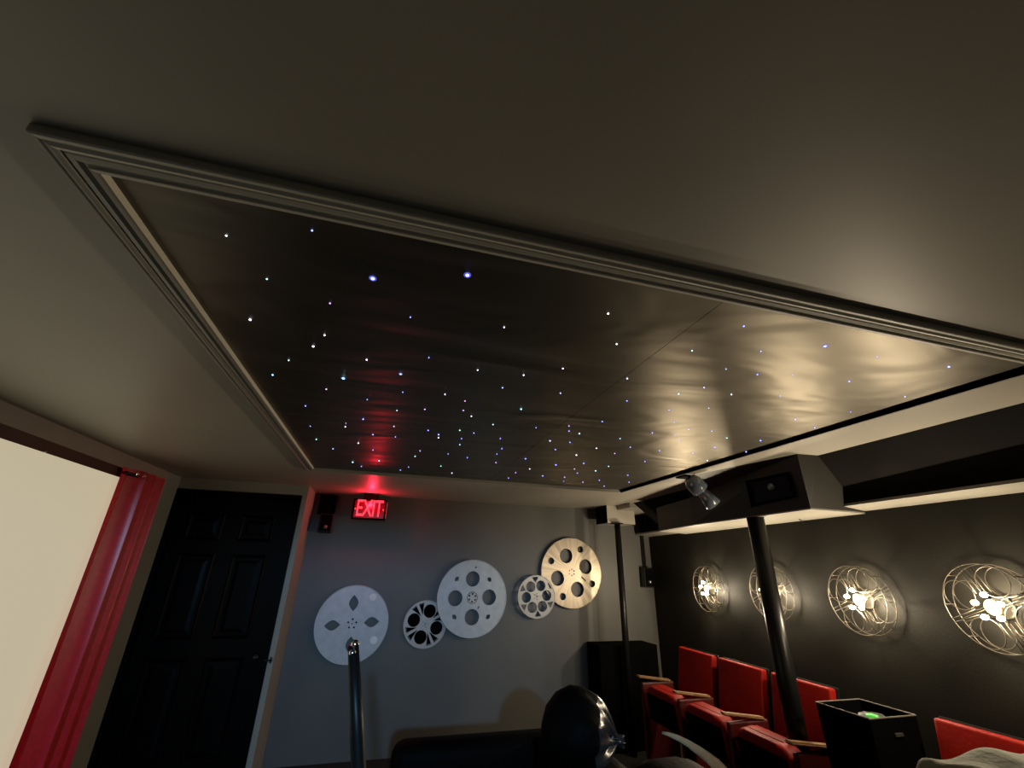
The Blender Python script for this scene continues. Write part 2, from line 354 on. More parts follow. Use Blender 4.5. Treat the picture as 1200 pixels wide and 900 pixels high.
# ---------------------------------------------------------------- projection screen and curtain
sc_top, sc_r = EYE + 0.466, 3.43
scr = thing('projection_screen', 'large pale cream projection screen with dark border on left wall', 'screen', (XL, 1.4, EYE - 0.3))
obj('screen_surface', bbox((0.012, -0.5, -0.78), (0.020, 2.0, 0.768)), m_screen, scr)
bm = bmesh.new(); box(bm, (0.0, -0.55, 0.766), (0.022, 2.05, 0.824)); box(bm, (0.0, -0.55, -0.84), (0.022, 2.05, -0.78)); box(bm, (0.0, 2.0, -0.78), (0.022, 2.05, 0.766)); box(bm, (0.0, -0.55, -0.78), (0.022, -0.5, 0.766))
obj('border', bm, m_dark_box, scr)
for yy in (px(53, 529, XL + 0.022).y, px(149, 561, XL + 0.022).y, 0.9):
    bm = bmesh.new(); ball(bm, (0.024, yy - 1.4, 0.770), 0.006, 10); obj('screw_head', bm, m_chrome, scr, True)

cur = thing('curtain', 'red grommet curtain hanging in folds beside the projection screen', 'curtain', (XL, 3.69, 0))
bm = bmesh.new(); NU, NV = 96, 26; g = []
for j in range(NV + 1):
    v = j / NV; z = EYE + 0.530 - v * (EYE + 0.47)
    row = []
    for i in range(NU + 1):
        u = i / NU
        y0, y1 = -0.430 - 0.03 * v, 0.010 + 0.055 * v
        amp = 0.044 + 0.005 * math.sin(3 * v)
        ph = 2 * PI * 3.6 * u + 0.35 * math.sin(2.2 * v + 5 * u)
        f = min(1.0, max(0.12, (u - 0.12) / 0.22)); x = 0.045 + 0.030 * f + f * amp * math.sin(ph) + 0.006 * math.sin(23 * u + 3 * v)
        row.append(bm.verts.new((x, y0 + (y1 - y0) * u + 0.008 * math.sin(2 * ph) , z - 0.012 * abs(math.sin(ph / 2)) * (1 if j == 0 else 0))))
    g.append(row)
for j in range(NV):
    for i in range(NU): bm.faces.new((g[j][i], g[j][i + 1], g[j + 1][i + 1], g[j + 1][i]))
obj('curtain_cloth', bm, m_red_c, cur, True)
for k in range(2):
    bm = bmesh.new(); tube(bm, [(0.122, -0.40 + 0.085 * k + 0.012 * math.cos(a * PI / 6), EYE + 0.49 + 0.014 * math.sin(a * PI / 6)) for a in range(12)], 0.003, 6, True)
    obj('grommet', bm, m_chrome, cur, True)
bm = bmesh.new(); tube(bm, [(XL + 0.075, 3.26, EYE + 0.49), (XL + 0.075, 3.71, EYE + 0.49)], 0.010, 10); tube(bm, [(XL + 0.002, 3.705, EYE + 0.49), (XL + 0.075, 3.705, EYE + 0.49)], 0.006, 8)
tag(obj('curtain_rod', bm, m_pole, None, True), 'short dark rod carrying the red curtain', 'rod')

# ---------------------------------------------------------------- film reels on the back wall
RXW = (PI / 2, 0, 0)                          # local xy -> wall plane facing the room
def reel_root(name, label, c, y=YB, rz=0):
    o = thing(name, label, 'film reel', (c[0], y, EYE + c[1]), group=None); return o
def hub_part(root, R, m, y, holes=6, rot=0.0):
    loops = [circ(0, 0, R, 36), circ(0, 0, R * 0.14, 10)] + [circ(R * 0.55 * math.cos(rot + 2 * PI * k / holes), R * 0.55 * math.sin(rot + 2 * PI * k / holes), R * 0.15, 10) for k in range(holes)]
    flat('hub', loops, 0.006, 0.0006, m, root, (0, y, 0), RXW)
def back_disc(root, R, y):                    # the rear flange's dark hub drum behind the front flange
    bm = lathe(bmesh.new(), [(0.0, -0.001), (R, -0.001), (R, 0.034), (0.0, 0.034)], 24, Matrix.Rotation(PI / 2, 4, 'X')); o = obj('drum', bm, m_black, root); o.location = (0, y, 0)

# 1: four pointed-oval holes
R = 0.313; r1 = reel_root('film_reel', 'silver white film reel with four pointed oval holes, leftmost on dark wall', (-0.176, -0.505))
rt = math.radians(4)
lp = [circ(0, 0, R, 96), circ(0, 0, 0.006, 8)] + [lens_shape(0.53 * R * math.cos(rt + k * PI / 2), 0.53 * R * math.sin(rt + k * PI / 2), 0.135, 0.082, rt + k * PI / 2) for k in range(4)]
lp += [circ(0.036 * math.cos(k * 2 * PI / 5 + .3), 0.036 * math.sin(k * 2 * PI / 5 + .3), 0.009, 10) for k in range(5)]
flat('flange', lp, 0.004, 0.001, m_reel_w, r1, (0, -0.035, 0), RXW); back_disc(r1, 0.06, -0.0)
bm = bmesh.new(); tube(bm, [((R - 0.002) * math.cos(a * PI / 48), -0.037, (R - 0.002) * math.sin(a * PI / 48)) for a in range(96)], 0.004, 6, True); obj('rim', bm, m_reel_w, r1, True)
for sx, sz in ((0.150, 0.215), (0.205, -0.13)):
    flat('round_sticker', [circ(0, 0, 0.031, 24)], 0.001, 0, mat('pale sticker', (0.72, 0.78, 0.80), 0.6), r1, (sx, -0.0395, sz), RXW)

# 3: large silver reel with four round holes and four small ones
R = 0.340; r3 = reel_root('film_reel', 'large silver white film reel with four round holes, in the middle of dark wall', (0.900, -0.290))
lp = [circ(0, 0, R, 96)] + [circ(0.49 * R * math.cos(k * PI / 2 + .03), 0.49 * R * math.sin(k * PI / 2 + .03), 0.070, 36) for k in range(4)]
lp += [lens_shape(0.68 * R * math.cos(k * PI / 2 + PI / 4), 0.68 * R * math.sin(k * PI / 2 + PI / 4), 0.056, 0.040, PI / 4 + k * PI / 2 + PI / 2) for k in range(4)]
lp += [circ(0.02, 0.80 * R, 0.010, 10), lens_shape(0.066, -0.083, 0.04, 0.012, 0.9)]
lp += [circ(0.033 * math.cos(k * PI / 3 + .5), 0.033 * math.sin(k * PI / 3 + .5), 0.010, 10) for k in range(6)]
flat('flange', lp, 0.004, 0.001, m_reel_w, r3, (0, -0.060, 0), RXW)
bm = bmesh.new(); tube(bm, [((R - 0.002) * math.cos(a * PI / 48), -0.062, (R - 0.002) * math.sin(a * PI / 48)) for a in range(96)], 0.005, 6, True); obj('rim', bm, m_reel_w, r3, True)
bm = lathe(bmesh.new(), [(0.046, -0.003), (0.054, -0.003), (0.054, 0.0), (0.046, 0.0)], 36, Matrix.Rotation(PI / 2, 4, 'X')); o = obj('hub_ring', bm, m_chrome, r3); o.location = (0, -0.063, 0)
bm = lathe(bmesh.new(), [(0, -0.001), (0.05, -0.001), (0.05, 0.057), (0, 0.057)], 24, Matrix.Rotation(PI / 2, 4, 'X')); obj('drum', bm, m_black, r3)

# 5: brushed metal reel
R = 0.342; r5 = reel_root('film_reel', 'large brushed aluminium film reel with warm sheen, rightmost on dark wall', (1.955, -0.046))
rt = math.radians(20)
lp = [circ(0, 0, R, 96)] + [circ(0.50 * R * math.cos(k * PI / 2 + rt), 0.50 * R * math.sin(k * PI / 2 + rt), 0.073, 36) for k in range(4)]
lp += [circ(0.74 * R * math.cos(k * PI / 2 + rt + PI / 4), 0.74 * R * math.sin(k * PI / 2 + rt + PI / 4), 0.034, 24) for k in range(4)]
lp += [circ(0.030 * math.cos(k * PI / 3 + .5), 0.030 * math.sin(k * PI / 3 + .5), 0.007, 10) for k in range(6)]
lp += [[(0.10, -0.045), (0.106, -0.035), (0.165, -0.075), (0.159, -0.085)]]
flat('flange', lp, 0.004, 0.0015, m_brush, r5, (0, -0.045, 0), RXW)
bm = bmesh.new(); tube(bm, [((R - 0.002) * math.cos(a * PI / 48), -0.047, (R - 0.002) * math.sin(a * PI / 48)) for a in range(96)], 0.004, 6, True); obj('rim', bm, m_brush, r5, True)
bm = lathe(bmesh.new(), [(0.044, -0.003), (0.050, -0.003), (0.050, 0.0), (0.044, 0.0)], 36, Matrix.Rotation(PI / 2, 4, 'X')); o = obj('hub_ring', bm, m_brush, r5); o.location = (0, -0.048, 0)
bm = lathe(bmesh.new(), [(0, -0.001), (0.045, -0.001), (0.045, 0.042), (0, 0.042)], 24, Matrix.Rotation(PI / 2, 4, 'X')); obj('drum', bm, m_black, r5)

# 2 and 4: small spoked reels
def spoked(label, c, R, n, hr, hd, y, rt, gap, m):
    root = reel_root('film_reel', label, c)
    for yy, nm in ((y, 'flange'), (y + 0.012, 'rear_flange')):
        lp = [circ(0, 0, R, 80)]
        for k in range(n):
            a = rt + 2 * PI * k / n
            lp.append(circ(hd * math.cos(a), hd * math.sin(a), hr, 28))
            b = a + PI / n; ri, ro = R * (0.36 if n < 6 else .62), R * 0.93; w = gap
            if n < 6:                         # slit windows between the spokes, either side of a twin bar
                for s in (-1, 1):
                    lp.append([(ri * math.cos(b + s * .10), ri * math.sin(b + s * .10)), (ro * math.cos(b + s * .07), ro * math.sin(b + s * .07)),
                               (ro * math.cos(b + s * w), ro * math.sin(b + s * w)), (0.72 * R * math.cos(b + s * .30), 0.72 * R * math.sin(b + s * .30))])
            else:
                lp.append([(ri * 1.02 * math.cos(b), ri * 1.02 * math.sin(b)), (ro * math.cos(b + w), ro * math.sin(b + w)), (ro * math.cos(b), ro * math.sin(b)), (ro * math.cos(b - w), ro * math.sin(b - w))])
        lp.append(circ(0, 0, 0.012, 10))
        lp += [circ(0.028 * math.cos(q * 2 * PI / 5), 0.028 * math.sin(q * 2 * PI / 5), 0.006, 8) for q in range(5)]
        flat(nm, lp, 0.003, 0.0008, m, root, (0, yy, 0), RXW)
    bm = bmesh.new(); tube(bm, [(R * math.cos(a * PI / 40), y, R * math.sin(a * PI / 40)) for a in range(80)], 0.0045, 6, True); obj('rim', bm, m, root, True)
    bm = lathe(bmesh.new(), [(0, -0.001), (0.03, -0.001), (0.03, abs(y) - 0.014), (0, abs(y) - 0.014)], 24, Matrix.Rotation(PI / 2, 4, 'X')); obj('drum', bm, m, root)
    return root
rr2 = spoked('small grey spoked film reel with four holes tucked behind the large silver reel', (0.474, -0.515), 0.197, 4, 0.058, 0.112, -0.018, math.radians(-17) + .0, 0.36, m_reel_g)
o = obj('hole_shade_disc', lathe(bmesh.new(), [(0, 0), (0.17, 0), (0.17, 0.002), (0, 0.002)], 40, Matrix.Rotation(PI / 2, 4, 'X')), m_black, rr2)  # black disc added as the shadow seen through the holes
o.location = (0, -0.001, 0)
spoked('small grey film reel with six holes overlapping the brushed aluminium reel', (1.553, -0.275), 0.195, 6, 0.050, 0.108, -0.075, math.radians(5), 0.20, m_reel_g)

# ---------------------------------------------------------------- exit sign
ex = thing('exit_sign', 'small black exit sign with glowing red letters under the ceiling', 'sign', (-0.165, 4.42, EYE + 0.468))
W, H, D = 0.31, 0.185, 0.05
obj('housing', bbox((-W / 2, 0, -H / 2), (W / 2, D, H / 2), 0.006, 2), m_black, ex)
obj('face_plate', bbox((-W / 2 + 0.018, -0.003, -H / 2 + 0.014), (W / 2 - 0.018, 0.001, H / 2 - 0.014)), m_exit2, ex)
obj('side_lens', bbox((W / 2 - 0.001, 0.008, -H / 2 + 0.02), (W / 2 + 0.003, D - 0.01, H / 2 - 0.02)), mat('side glow', (0.4, 0, 0), 0.4, emit=(1, 0.05, 0.06), estr=0.9), ex)
obj('ceiling_mount', bbox((-0.07, 0.008, H / 2 - 0.002), (0.07, D - 0.008, 0.152)), m_black, ex)
tx = bpy.data.curves.new('exit_letters', 'FONT'); tx.body = 'EXIT'; tx.size = 0.190; tx.align_x = 'CENTER'; tx.align_y = 'CENTER'; tx.extrude = 0.003; tx.offset = 0.0; tx.space_character = 0.92
t = bpy.data.objects.new('t', tx); C.objects.link(t); bpy.context.view_layer.update()
me = bpy.data.meshes.new_from_object(t.evaluated_get(bpy.context.evaluated_depsgraph_get())); bpy.data.objects.remove(t)
me.materials.clear(); me.materials.append(m_exit)
lt = bpy.data.objects.new('exit_letters', me); C.objects.link(lt); lt.parent = ex; lt.location = (0, -0.006, 0.002); lt.rotation_euler = (PI / 2, 0, 0); lt.scale = (0.50, 0.98, 1)
xs = [v.co.x for v in me.vertices]; lt.scale = (0.236 / (max(xs) - min(xs)), 0.148 / (max(v.co.y for v in me.vertices) - min(v.co.y for v in me.vertices)), 1)
for s in (-1, 1):                              # chevron arrows either side
    bm = poly_faces([(s * 0.134, -0.005, 0), (s * 0.123, -0.005, 0.011), (s * 0.123, -0.005, -0.011)], [(0, 1, 2)]); obj('arrow', bm, m_exit, ex)

# ---------------------------------------------------------------- small wall speakers
def wall_speaker(label, loc, w, d, h, rz):
    s = thing('wall_speaker', label, 'speaker', loc, rz)
    obj('cabinet', bbox((-w / 2, -d - 0.04, -h), (w / 2, -0.04, 0), 0.008, 2), m_pole, s)
    obj('grille', bbox((-w / 2 + 0.01, -d - 0.046, -h + 0.012), (w / 2 - 0.01, -d - 0.040, -0.012), 0.002, 1), m_black, s)
    obj('bracket', bbox((-0.018, -0.045, -h * .7), (0.018, 0.0, -h * .3), 0.004, 1), m_pole, s)
    bm = bmesh.new(); ball(bm, (0.0, -d - 0.047, -h * .72), w * .16, 12); obj('driver', bm, m_glassy, s, True)
wall_speaker('small black speaker on bracket left of the exit sign', (-0.555, YB, EYE + 0.42), 0.12, 0.09, 0.17, 0.15)
bm = bmesh.new(); box(bm, (-0.64, YB - 0.05, EYE + 0.42), (-0.49, YB, EYE + 0.60))
tag(obj('junction_box', bm, m_black), 'black box above the small speaker left of the exit sign', 'box')
wall_speaker('small black speaker mounted in the far right corner of the room', (2.845, YB, EYE + 0.02), 0.11, 0.08, 0.20, -0.1)
tag(obj('wall_conduit', bbox((2.83, YB - 0.02, EYE + 0.02), (2.875, YB, EYE + 0.56), 0.004, 1), m_pole), 'dark vertical conduit above the speaker in the far right corner', 'conduit')

# ---------------------------------------------------------------- boxed beam end and thin pole near the back wall
bm = bmesh.new(); box(bm, (2.235, 4.24, EYE + 0.44), (2.56, 4.50, CEIL)); 
bx = tag(obj('beam_box', bm, [m_ceil, m_black]), 'small grey boxed beam end under the ceiling above the thin black pole', 'beam')
for p in bx.data.polygons:
    if p.normal.x < -0.9: p.material_index = 1
pl = thing('support_pole', 'thin black support pole in front of the far back wall', 'pole', (2.335, 4.22, 0))
bm = bmesh.new(); tube(bm, [(0, 0, 0), (0, 0, EYE + 0.44)], 0.030, 18); obj('pole_shaft', bm, m_pole, pl, True)
obj('top_plate', bbox((-0.05, -0.035, EYE + 0.43), (0.05, 0.05, EYE + 0.44)), m_pole, pl)
tag(obj('cabinet', bbox((2.10, 4.30, 0.0), (2.72, 4.58, EYE - 0.68), 0.006, 2), m_black), 'plain black cabinet against the back wall behind the thin pole', 'cabinet')

# ---------------------------------------------------------------- projector housing hung in the soffit
hz = EYE + 0.34
BR, BL, LB = pz(950, 595, hz), pz(812, 614.5, hz), pz(772, 621.5, hz)
FRr, FLr = Vector((wallx(1.96), 1.96, hz)), Vector((wallx(3.86), 3.86, hz))
TR, TR2, TL = pz(934, 532, CEIL), pz(960, 534, CEIL), pz(801, 559, CEIL)
LT = LB + Vector((0, 0, 0.205)); MT = BL + Vector((0, 0, 0.205))
hs = thing('projector_housing', 'grey boxed projector housing hanging from the ceiling above the thick pole', 'housing', (BR.x, BR.y, hz))
O = Vector(hs.location)
Vv = [BR, BL, LB, FLr, FRr, TR, TR2, TL, LT, MT, FLr + Vector((0, 0, 0.2)), FRr + Vector((0, 0, 0.1)), MT + Vector((0.3, 0.05, 0))]
Vv = [v - O for v in Vv]
o = obj('housing_shell', poly_faces(Vv, [(0, 1, 9, 7, 5), (1, 2, 8, 9), (0, 5, 6, 4), (2, 3, 10, 8), (7, 9, 12), (8, 10, 12, 9)]), [m_house, m_house_shade], hs)
o.data.polygons[0].material_index = 1
obj('bottom_panel', poly_faces([v - Vector((0, 0, 0.0)) for v in (Vv[0], Vv[1], Vv[2], Vv[3], Vv[4])] + [v - Vector((0, 0, 0.008)) for v in (Vv[0], Vv[1], Vv[2], Vv[3], Vv[4])],
    [(0, 1, 2, 3, 4), (5, 6, 7, 8, 9), (0, 1, 6, 5), (1, 2, 7, 6), (2, 3, 8, 7), (3, 4, 9, 8), (4, 0, 5, 9)]), m_trim, hs)
# window in the dark face: recessed dark pane with a thin frame
def onface(x, y, off=0.0):
    n = (BL - BR).cross(TR - BR).normalized()
    if n.x > 0: n = -n
    d = ray(x, y); c = Vector((0, 0, EYE)); t = (BR - c).dot(n) / d.dot(n); return c + d * t + n * off - O
fw_ = [onface(*p, 0.012) for p in ((875, 563), (926, 552), (935, 582), (882, 594))]
fi_ = [onface(*p, 0.012) for p in ((879, 566), (923, 556), (931, 580), (885, 590))]
fb_ = [onface(*p, 0.003) for p in ((879, 566), (923, 556), (931, 580), (885, 590))]
w = obj('window_frame', poly_faces(fw_ + fi_ + fb_, [(0, 1, 5, 4), (1, 2, 6, 5), (2, 3, 7, 6), (3, 0, 4, 7), (4, 5, 9, 8), (5, 6, 10, 9), (6, 7, 11, 10), (7, 4, 8, 11)]), m_black, hs)
obj('window_pane', poly_faces(fb_, [(0, 1, 2, 3)]), mat('dark glass', (0.002, 0.002, 0.002), 0.4, spec=0.15), hs)
bm = bmesh.new(); q = onface(905, 570, 0.004); tube(bm, [q + Vector((0.006, 0, 0)), q + Vector((-0.014, 0, -0.002))], [0.024, 0.020], 18); obj('projector_lens', bm, m_glassy, hs, True)

sp = thing('spotlight', 'unlit glossy dark spotlight at the left end of the projector housing', 'spotlight', (2.02, 2.62, CEIL))
a, b = pz(808, 560, CEIL - 0.03), px(836, 591, 2.14)
c1 = a.lerp(b, 0.45); L0 = Vector(sp.location)
bm = bmesh.new(); tube(bm, [a - L0, a.lerp(c1, .3) - L0, c1 - L0, c1.lerp(b, .1) - L0], [0.036, 0.058, 0.062, 0.044], 28); obj('lamp_body', bm, m_glassy, sp, True)
bm = bmesh.new(); tube(bm, [c1.lerp(b, .12) - L0, c1.lerp(b, .6) - L0, b - L0, b.lerp(c1, .12) - L0], [0.034, 0.046, 0.056, 0.040], 28); obj('lamp_hood', bm, m_glassy, sp, True)
obj('mounting_plate', bbox((-0.05, -0.05, -0.012), (0.06, 0.05, 0.0), 0.004, 1), m_black, sp)
bm = bmesh.new(); A0, B0 = pz(936, 608, hz - 0.008), pz(957, 623, hz - 0.06); tube(bm, [A0, A0.lerp(B0, .7)], 0.0028, 8); 
rd = tag(obj('pull_rod', bm, m_pole), 'thin rod with brass tip poking below the projector housing', 'rod')
bm = bmesh.new(); tube(bm, [A0.lerp(B0, .68), B0], [0.004, 0.0065], 10); obj('rod_tip', bm, m_brass, rd, True)

bp_ = thing('support_pole', 'thick glossy black support pole under the projector housing among the red seats', 'pole', (pz(886, 605, hz).x - 0.01, pz(886, 605, hz).y, 0))
bm = bmesh.new(); tube(bm, [(0, 0, 0), (0, 0, hz - 0.008)], 0.052, 28); obj('pole_shaft', bm, m_pole, bp_, True)
bm = bmesh.new(); tube(bm, [(0, 0, 0), (0, 0, 0.012)], 0.10, 28); obj('base_plate', bm, m_pole, bp_, True)

# ---------------------------------------------------------------- reel lamps on the right wall
TH = math.atan(0.085)
def make_lamp():
    L = thing('reel_wall_lamp', 'x', 'wall lamp', group='lit film reel lamps on the black wall')
    # local frame: y/z in the wall plane, -x into the room
    R = 0.178
    bm = bmesh.new(); lathe(bm, [(0.0, 0.0), (0.045, 0.0), (0.045, -0.012), (0.012, -0.016), (0.012, -0.060), (0.0, -0.060)], 28, Matrix.Rotation(PI / 2, 4, 'Y')); obj('mounting_base', bm, m_base, L, True)
    for xx in (-0.022, -0.080):
        bm = bmesh.new(); tube(bm, [(xx, R * math.cos(a * PI / 36), R * math.sin(a * PI / 36)) for a in range(72)], 0.0022, 6, True); obj('outer_ring', bm, m_reel_wire, L, True)
        for k in range(4):
            a0 = 0.40 + k * PI / 2
            bm = bmesh.new(); tube(bm, [(xx, 0.113 * math.cos(a0) + 0.062 * math.cos(a * PI / 16), 0.113 * math.sin(a0) + 0.062 * math.sin(a * PI / 16)) for a in range(32)], 0.0019, 6, True); obj('wire_loop', bm, m_reel_wire, L, True)
            a1 = a0 + PI / 4; bm = bmesh.new()
            for s in (-0.011, 0.011):
                n = Vector((0, -math.sin(a1), math.cos(a1))) * s; dd = Vector((0, math.cos(a1), math.sin(a1)))
                tube(bm, [Vector((xx, 0, 0)) + n + dd * 0.062, Vector((xx, 0, 0)) + n * 0.7 + dd * (R - 0.001)], 0.0017, 6)
            obj('spoke', bm, m_reel_wire, L, True)
    bm = bmesh.new()
    for k in range(8):
        a = k * PI / 4; tube(bm, [(-0.022, R * math.cos(a), R * math.sin(a)), (-0.080, R * math.cos(a), R * math.sin(a))], 0.002, 6)
    obj('cross_bar', bm, m_reel_wire, L, True)
    bm = bmesh.new(); lathe(bm, [(0.0, -0.060), (0.030, -0.060), (0.034, -0.064), (0.030, -0.068), (0.0, -0.068)], 28, Matrix.Rotation(PI / 2, 4, 'Y')); obj('hub', bm, m_hub, L, True)
    for k in range(5):
        a = k * 2 * PI / 5 + 0.3
        bm = bmesh.new(); lathe(bm, [(0.0, -0.103), (0.006, -0.102), (0.0105, -0.094), (0.0105, -0.080), (0.006, -0.071)], 12, Matrix.Translation((0, 0.050 * math.cos(a), 0.050 * math.sin(a))) @ Matrix.Rotation(PI / 2, 4, 'Y'))
        obj('bulb', bm, m_bulb, L, True)
    return L
lamp0 = make_lamp()
lamp_labels = ['lit wire reel lamp nearest the back corner, leftmost of the four', 'lit wire reel lamp partly hidden behind the thick black pole',
               'lit wire reel lamp third from the left, right of the thick pole', 'lit wire reel lamp cut by the right edge, nearest and largest of four']
LP = []
for i, p in enumerate([(830, 690), (904, 694), (1009, 703), (1168, 712)]):
    o = lamp0 if i == 0 else copy_part(lamp0)
    q = pw(*p, 0.05); o.location = (wallx(q.y), q.y, q.z); o.rotation_euler = (0, 0, -TH)
    o.rotation_euler = (0, 0, -TH); o['label'] = lamp_labels[i]; LP.append(q)

# ---------------------------------------------------------------- tip-up theatre seats
def seat_mesh_back():
    bm = bmesh.new(); box(bm, (-0.035, -0.212, 0.0), (0.015, 0.212, 0.50)); bmesh.ops.bevel(bm, geom=bm.edges[:], offset=0.016, segments=3, affect='EDGES', profile=0.6); return bm
def theatre_seat(label, yc, arms):
    s = thing('theater_seat', label, 'theater seat', (2.60, yc, 0), group='red tip-up theatre seats along the black wall')
    b = obj('backrest', seat_mesh_back(), m_red_s, s, True); b.location = (-0.085, 0, 0.400); b.rotation_euler = (0, 0.17, 0)
    sh = obj('back_shell', bbox((0.012, -0.220, -0.02), (0.030, 0.220, 0.508), 0.008, 2), m_pole, b)
    bm = bmesh.new(); pr = [(-0.205, 0.0), (0.205, 0.0)] + [(0.205 - 0.085 + 0.085 * math.cos(t * PI / 16), 0.155 + 0.085 * math.sin(t * PI / 16)) for t in range(9)] + [(-0.205 + 0.085 - 0.085 * math.sin(t * PI / 16), 0.155 + 0.085 * math.cos(t * PI / 16)) for t in range(9)]
    fa = [bm.verts.new((-0.055, y, z)) for y, z in pr]; fb = [bm.verts.new((0.055, y, z)) for y, z in pr]
    bm.faces.new(fa); bm.faces.new(fb[::-1])
    for k in range(len(pr)): bm.faces.new((fa[k], fa[(k + 1) % len(pr)], fb[(k + 1) % len(pr)], fb[k]))
    bmesh.ops.bevel(bm, geom=[e for e in bm.edges if abs(e.verts[0].co.x - e.verts[1].co.x) < 1e-5], offset=0.026, segments=4, affect='EDGES', profile=0.5)
    c = obj('seat_cushion', bm, m_red_s, s, True)
    c.location = (-0.315, 0, 0.405); c.rotation_euler = (0, -0.12, 0)
    bm = bmesh.new(); tube(bm, [(-0.005, -0.19, 0.195), (-0.005, -0.13, 0.238), (-0.005, 0.13, 0.238), (-0.005, 0.19, 0.195)], 0.005, 8); obj('piping', bm, m_red_s, c, True)
    obj('seat_pan', bbox((-0.068, -0.180, 0.01), (-0.050, 0.180, 0.190), 0.012, 2), m_black, c)
    for ya in arms:
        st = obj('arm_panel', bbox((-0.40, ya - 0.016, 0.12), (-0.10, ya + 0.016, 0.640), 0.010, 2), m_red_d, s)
        bm = bmesh.new(); box(bm, (-0.43, ya - 0.025, 0.676), (-0.13, ya + 0.025, 0.692)); 
        for v in bm.verts: v.co.z -= (v.co.x + 0.43) * 0.13
        bmesh.ops.bevel(bm, geom=bm.edges[:], offset=0.006, segments=2, affect='EDGES'); obj('armrest', bm, m_wood, s)
        obj('foot', bbox((-0.36, ya - 0.02, 0.0), (-0.10, ya + 0.02, 0.13), 0.006, 1), m_black, s)
    return s
theatre_seat('red tip-up theatre seat nearest the back wall, first of the row of three', 3.515, (0.250,))
theatre_seat('middle red tip-up theatre seat of the row of three, left of the thick pole', 3.030, (0.245,))
theatre_seat('red tip-up theatre seat behind the thick black pole, beside the black bin', 2.535, (0.240, -0.245))
theatre_seat('red tip-up theatre seat at the right edge, right of the black bin', 1.600, (0.235, -0.240))

# black open-topped bin between the seats
bn = thing('bin', 'black open-topped box bin between the red seats, glinting rim', 'bin', (2.435, 2.035, 0))
bt = EYE - 0.62; bm = bmesh.new(); r0, r1_ = [(-0.13, -0.12), (0.13, -0.12), (0.13, 0.12), (-0.13, 0.12)], [(-0.148, -0.138), (0.148, -0.138), (0.148, 0.138), (-0.148, 0.138)]
lo = [bm.verts.new((x, y, 0.0)) for x, y in r0]; hi = [bm.verts.new((x, y, bt)) for x, y in r1_]
ih = [bm.verts.new((x * .94, y * .94, bt)) for x, y in r1_]; il = [bm.verts.new((x * .94, y * .94, 0.45)) for x, y in r0]
bm.faces.new(lo)
for k in range(4):
    j = (k + 1) % 4
    bm.faces.new((lo[k], lo[j], hi[j], hi[k])); bm.faces.new((hi[k], hi[j], ih[j], ih[k])); bm.faces.new((ih[k], ih[j], il[j], il[k]))
bm.faces.new(il); obj('bin_body', bm, m_black, bn)
bm = bmesh.new(); tube(bm, [(x, y, bt) for x, y in r1_], 0.0035, 8, True); obj('rim', bm, mat('pale rim', (0.14, 0.135, 0.11), 0.4), bn)  # rim tube paler than the bin body
obj('latch', bbox((-0.02, -0.146, bt - 0.075), (0.03, -0.137, bt - 0.06), 0.002, 1), mat('latch metal', (0.05, 0.05, 0.045), 0.4, metal=0.3), bn)
bm = bmesh.new(); bmesh.ops.create_icosphere(bm, subdivisions=3, radius=1.0)
for v in bm.verts: v.co = Vector((v.co.x * 0.085, v.co.y * 0.07, v.co.z * 0.05)) * (1 + 0.18 * math.sin(9 * v.co.x + 7 * v.co.y) * math.cos(8 * v.co.z))
tag(obj('crumpled_wrapper', bm, mat('dark wrapper', (0.05, 0.055, 0.05), 0.3), None, True, loc=(2.44, 2.00, bt - 0.06)), 'crumpled dark wrapper lying in the black bin', 'wrapper')
bm = bmesh.new(); bmesh.ops.create_icosphere(bm, subdivisions=2, radius=1.0)
for v in bm.verts: v.co = Vector((v.co.x * 0.022, v.co.y * 0.026, v.co.z * 0.010)) * (1 + 0.2 * math.sin(7 * v.co.x + 5 * v.co.y))
tag(obj('green_wrapper', bm, m_green, None, True, loc=(2.38, 1.955, bt - 0.008)), 'glowing green crumpled item on top inside the black bin', 'wrapper')

# ---------------------------------------------------------------- black recliners in the foreground
def soft(lo, hi, bev, seg=4): return bbox(lo, hi, bev, seg)
def recliner(label, loc, w, top, depth=1.0, arm_h=0.66):
    r = thing('recliner', label, 'recliner', loc, group='black leather recliners')
    obj('base', soft((-depth + 0.05, -w / 2 + 0.02, 0.04), (-0.05, w / 2 - 0.02, 0.32), 0.04), m_leather, r, True)
    obj('seat_cushion', soft((-depth + 0.02, -w / 2 + 0.15, 0.30), (-0.25, w / 2 - 0.15, 0.50), 0.06), m_leather, r, True)
    b = obj('backrest', soft((-0.34, -w / 2 + 0.06, 0.25), (-0.02, w / 2 - 0.06, top), 0.11, 6), m_leather, r, True)
    for s in (-1, 1):
        obj('armrest', soft((-depth + 0.05, s * (w / 2 - 0.08) - 0.08, 0.06), (-0.16, s * (w / 2 - 0.08) + 0.08, arm_h), 0.06, 5), m_leather, r, True)
        obj('foot', soft((-depth + 0.1 if s < 0 else -0.18, -0.25, 0.0), (-depth + 0.18 if s < 0 else -0.1, 0.25, 0.05), 0.005, 1), m_black, r)
    return r
recliner('black leather recliner at the bottom centre under the glossy gathered cushion', (1.16, 2.24, 0), 0.74, 0.76, 1.05, 0.74)
recliner('black leather recliner with cream highlight strip over its rounded back', (1.22, 1.44, 0), 0.74, 0.90, 0.98, 0.66)
recliner('black leather recliner covered by the pale grey green throw', (2.02, 0.86, 0), 0.62, 0.95, 0.80, 0.62)

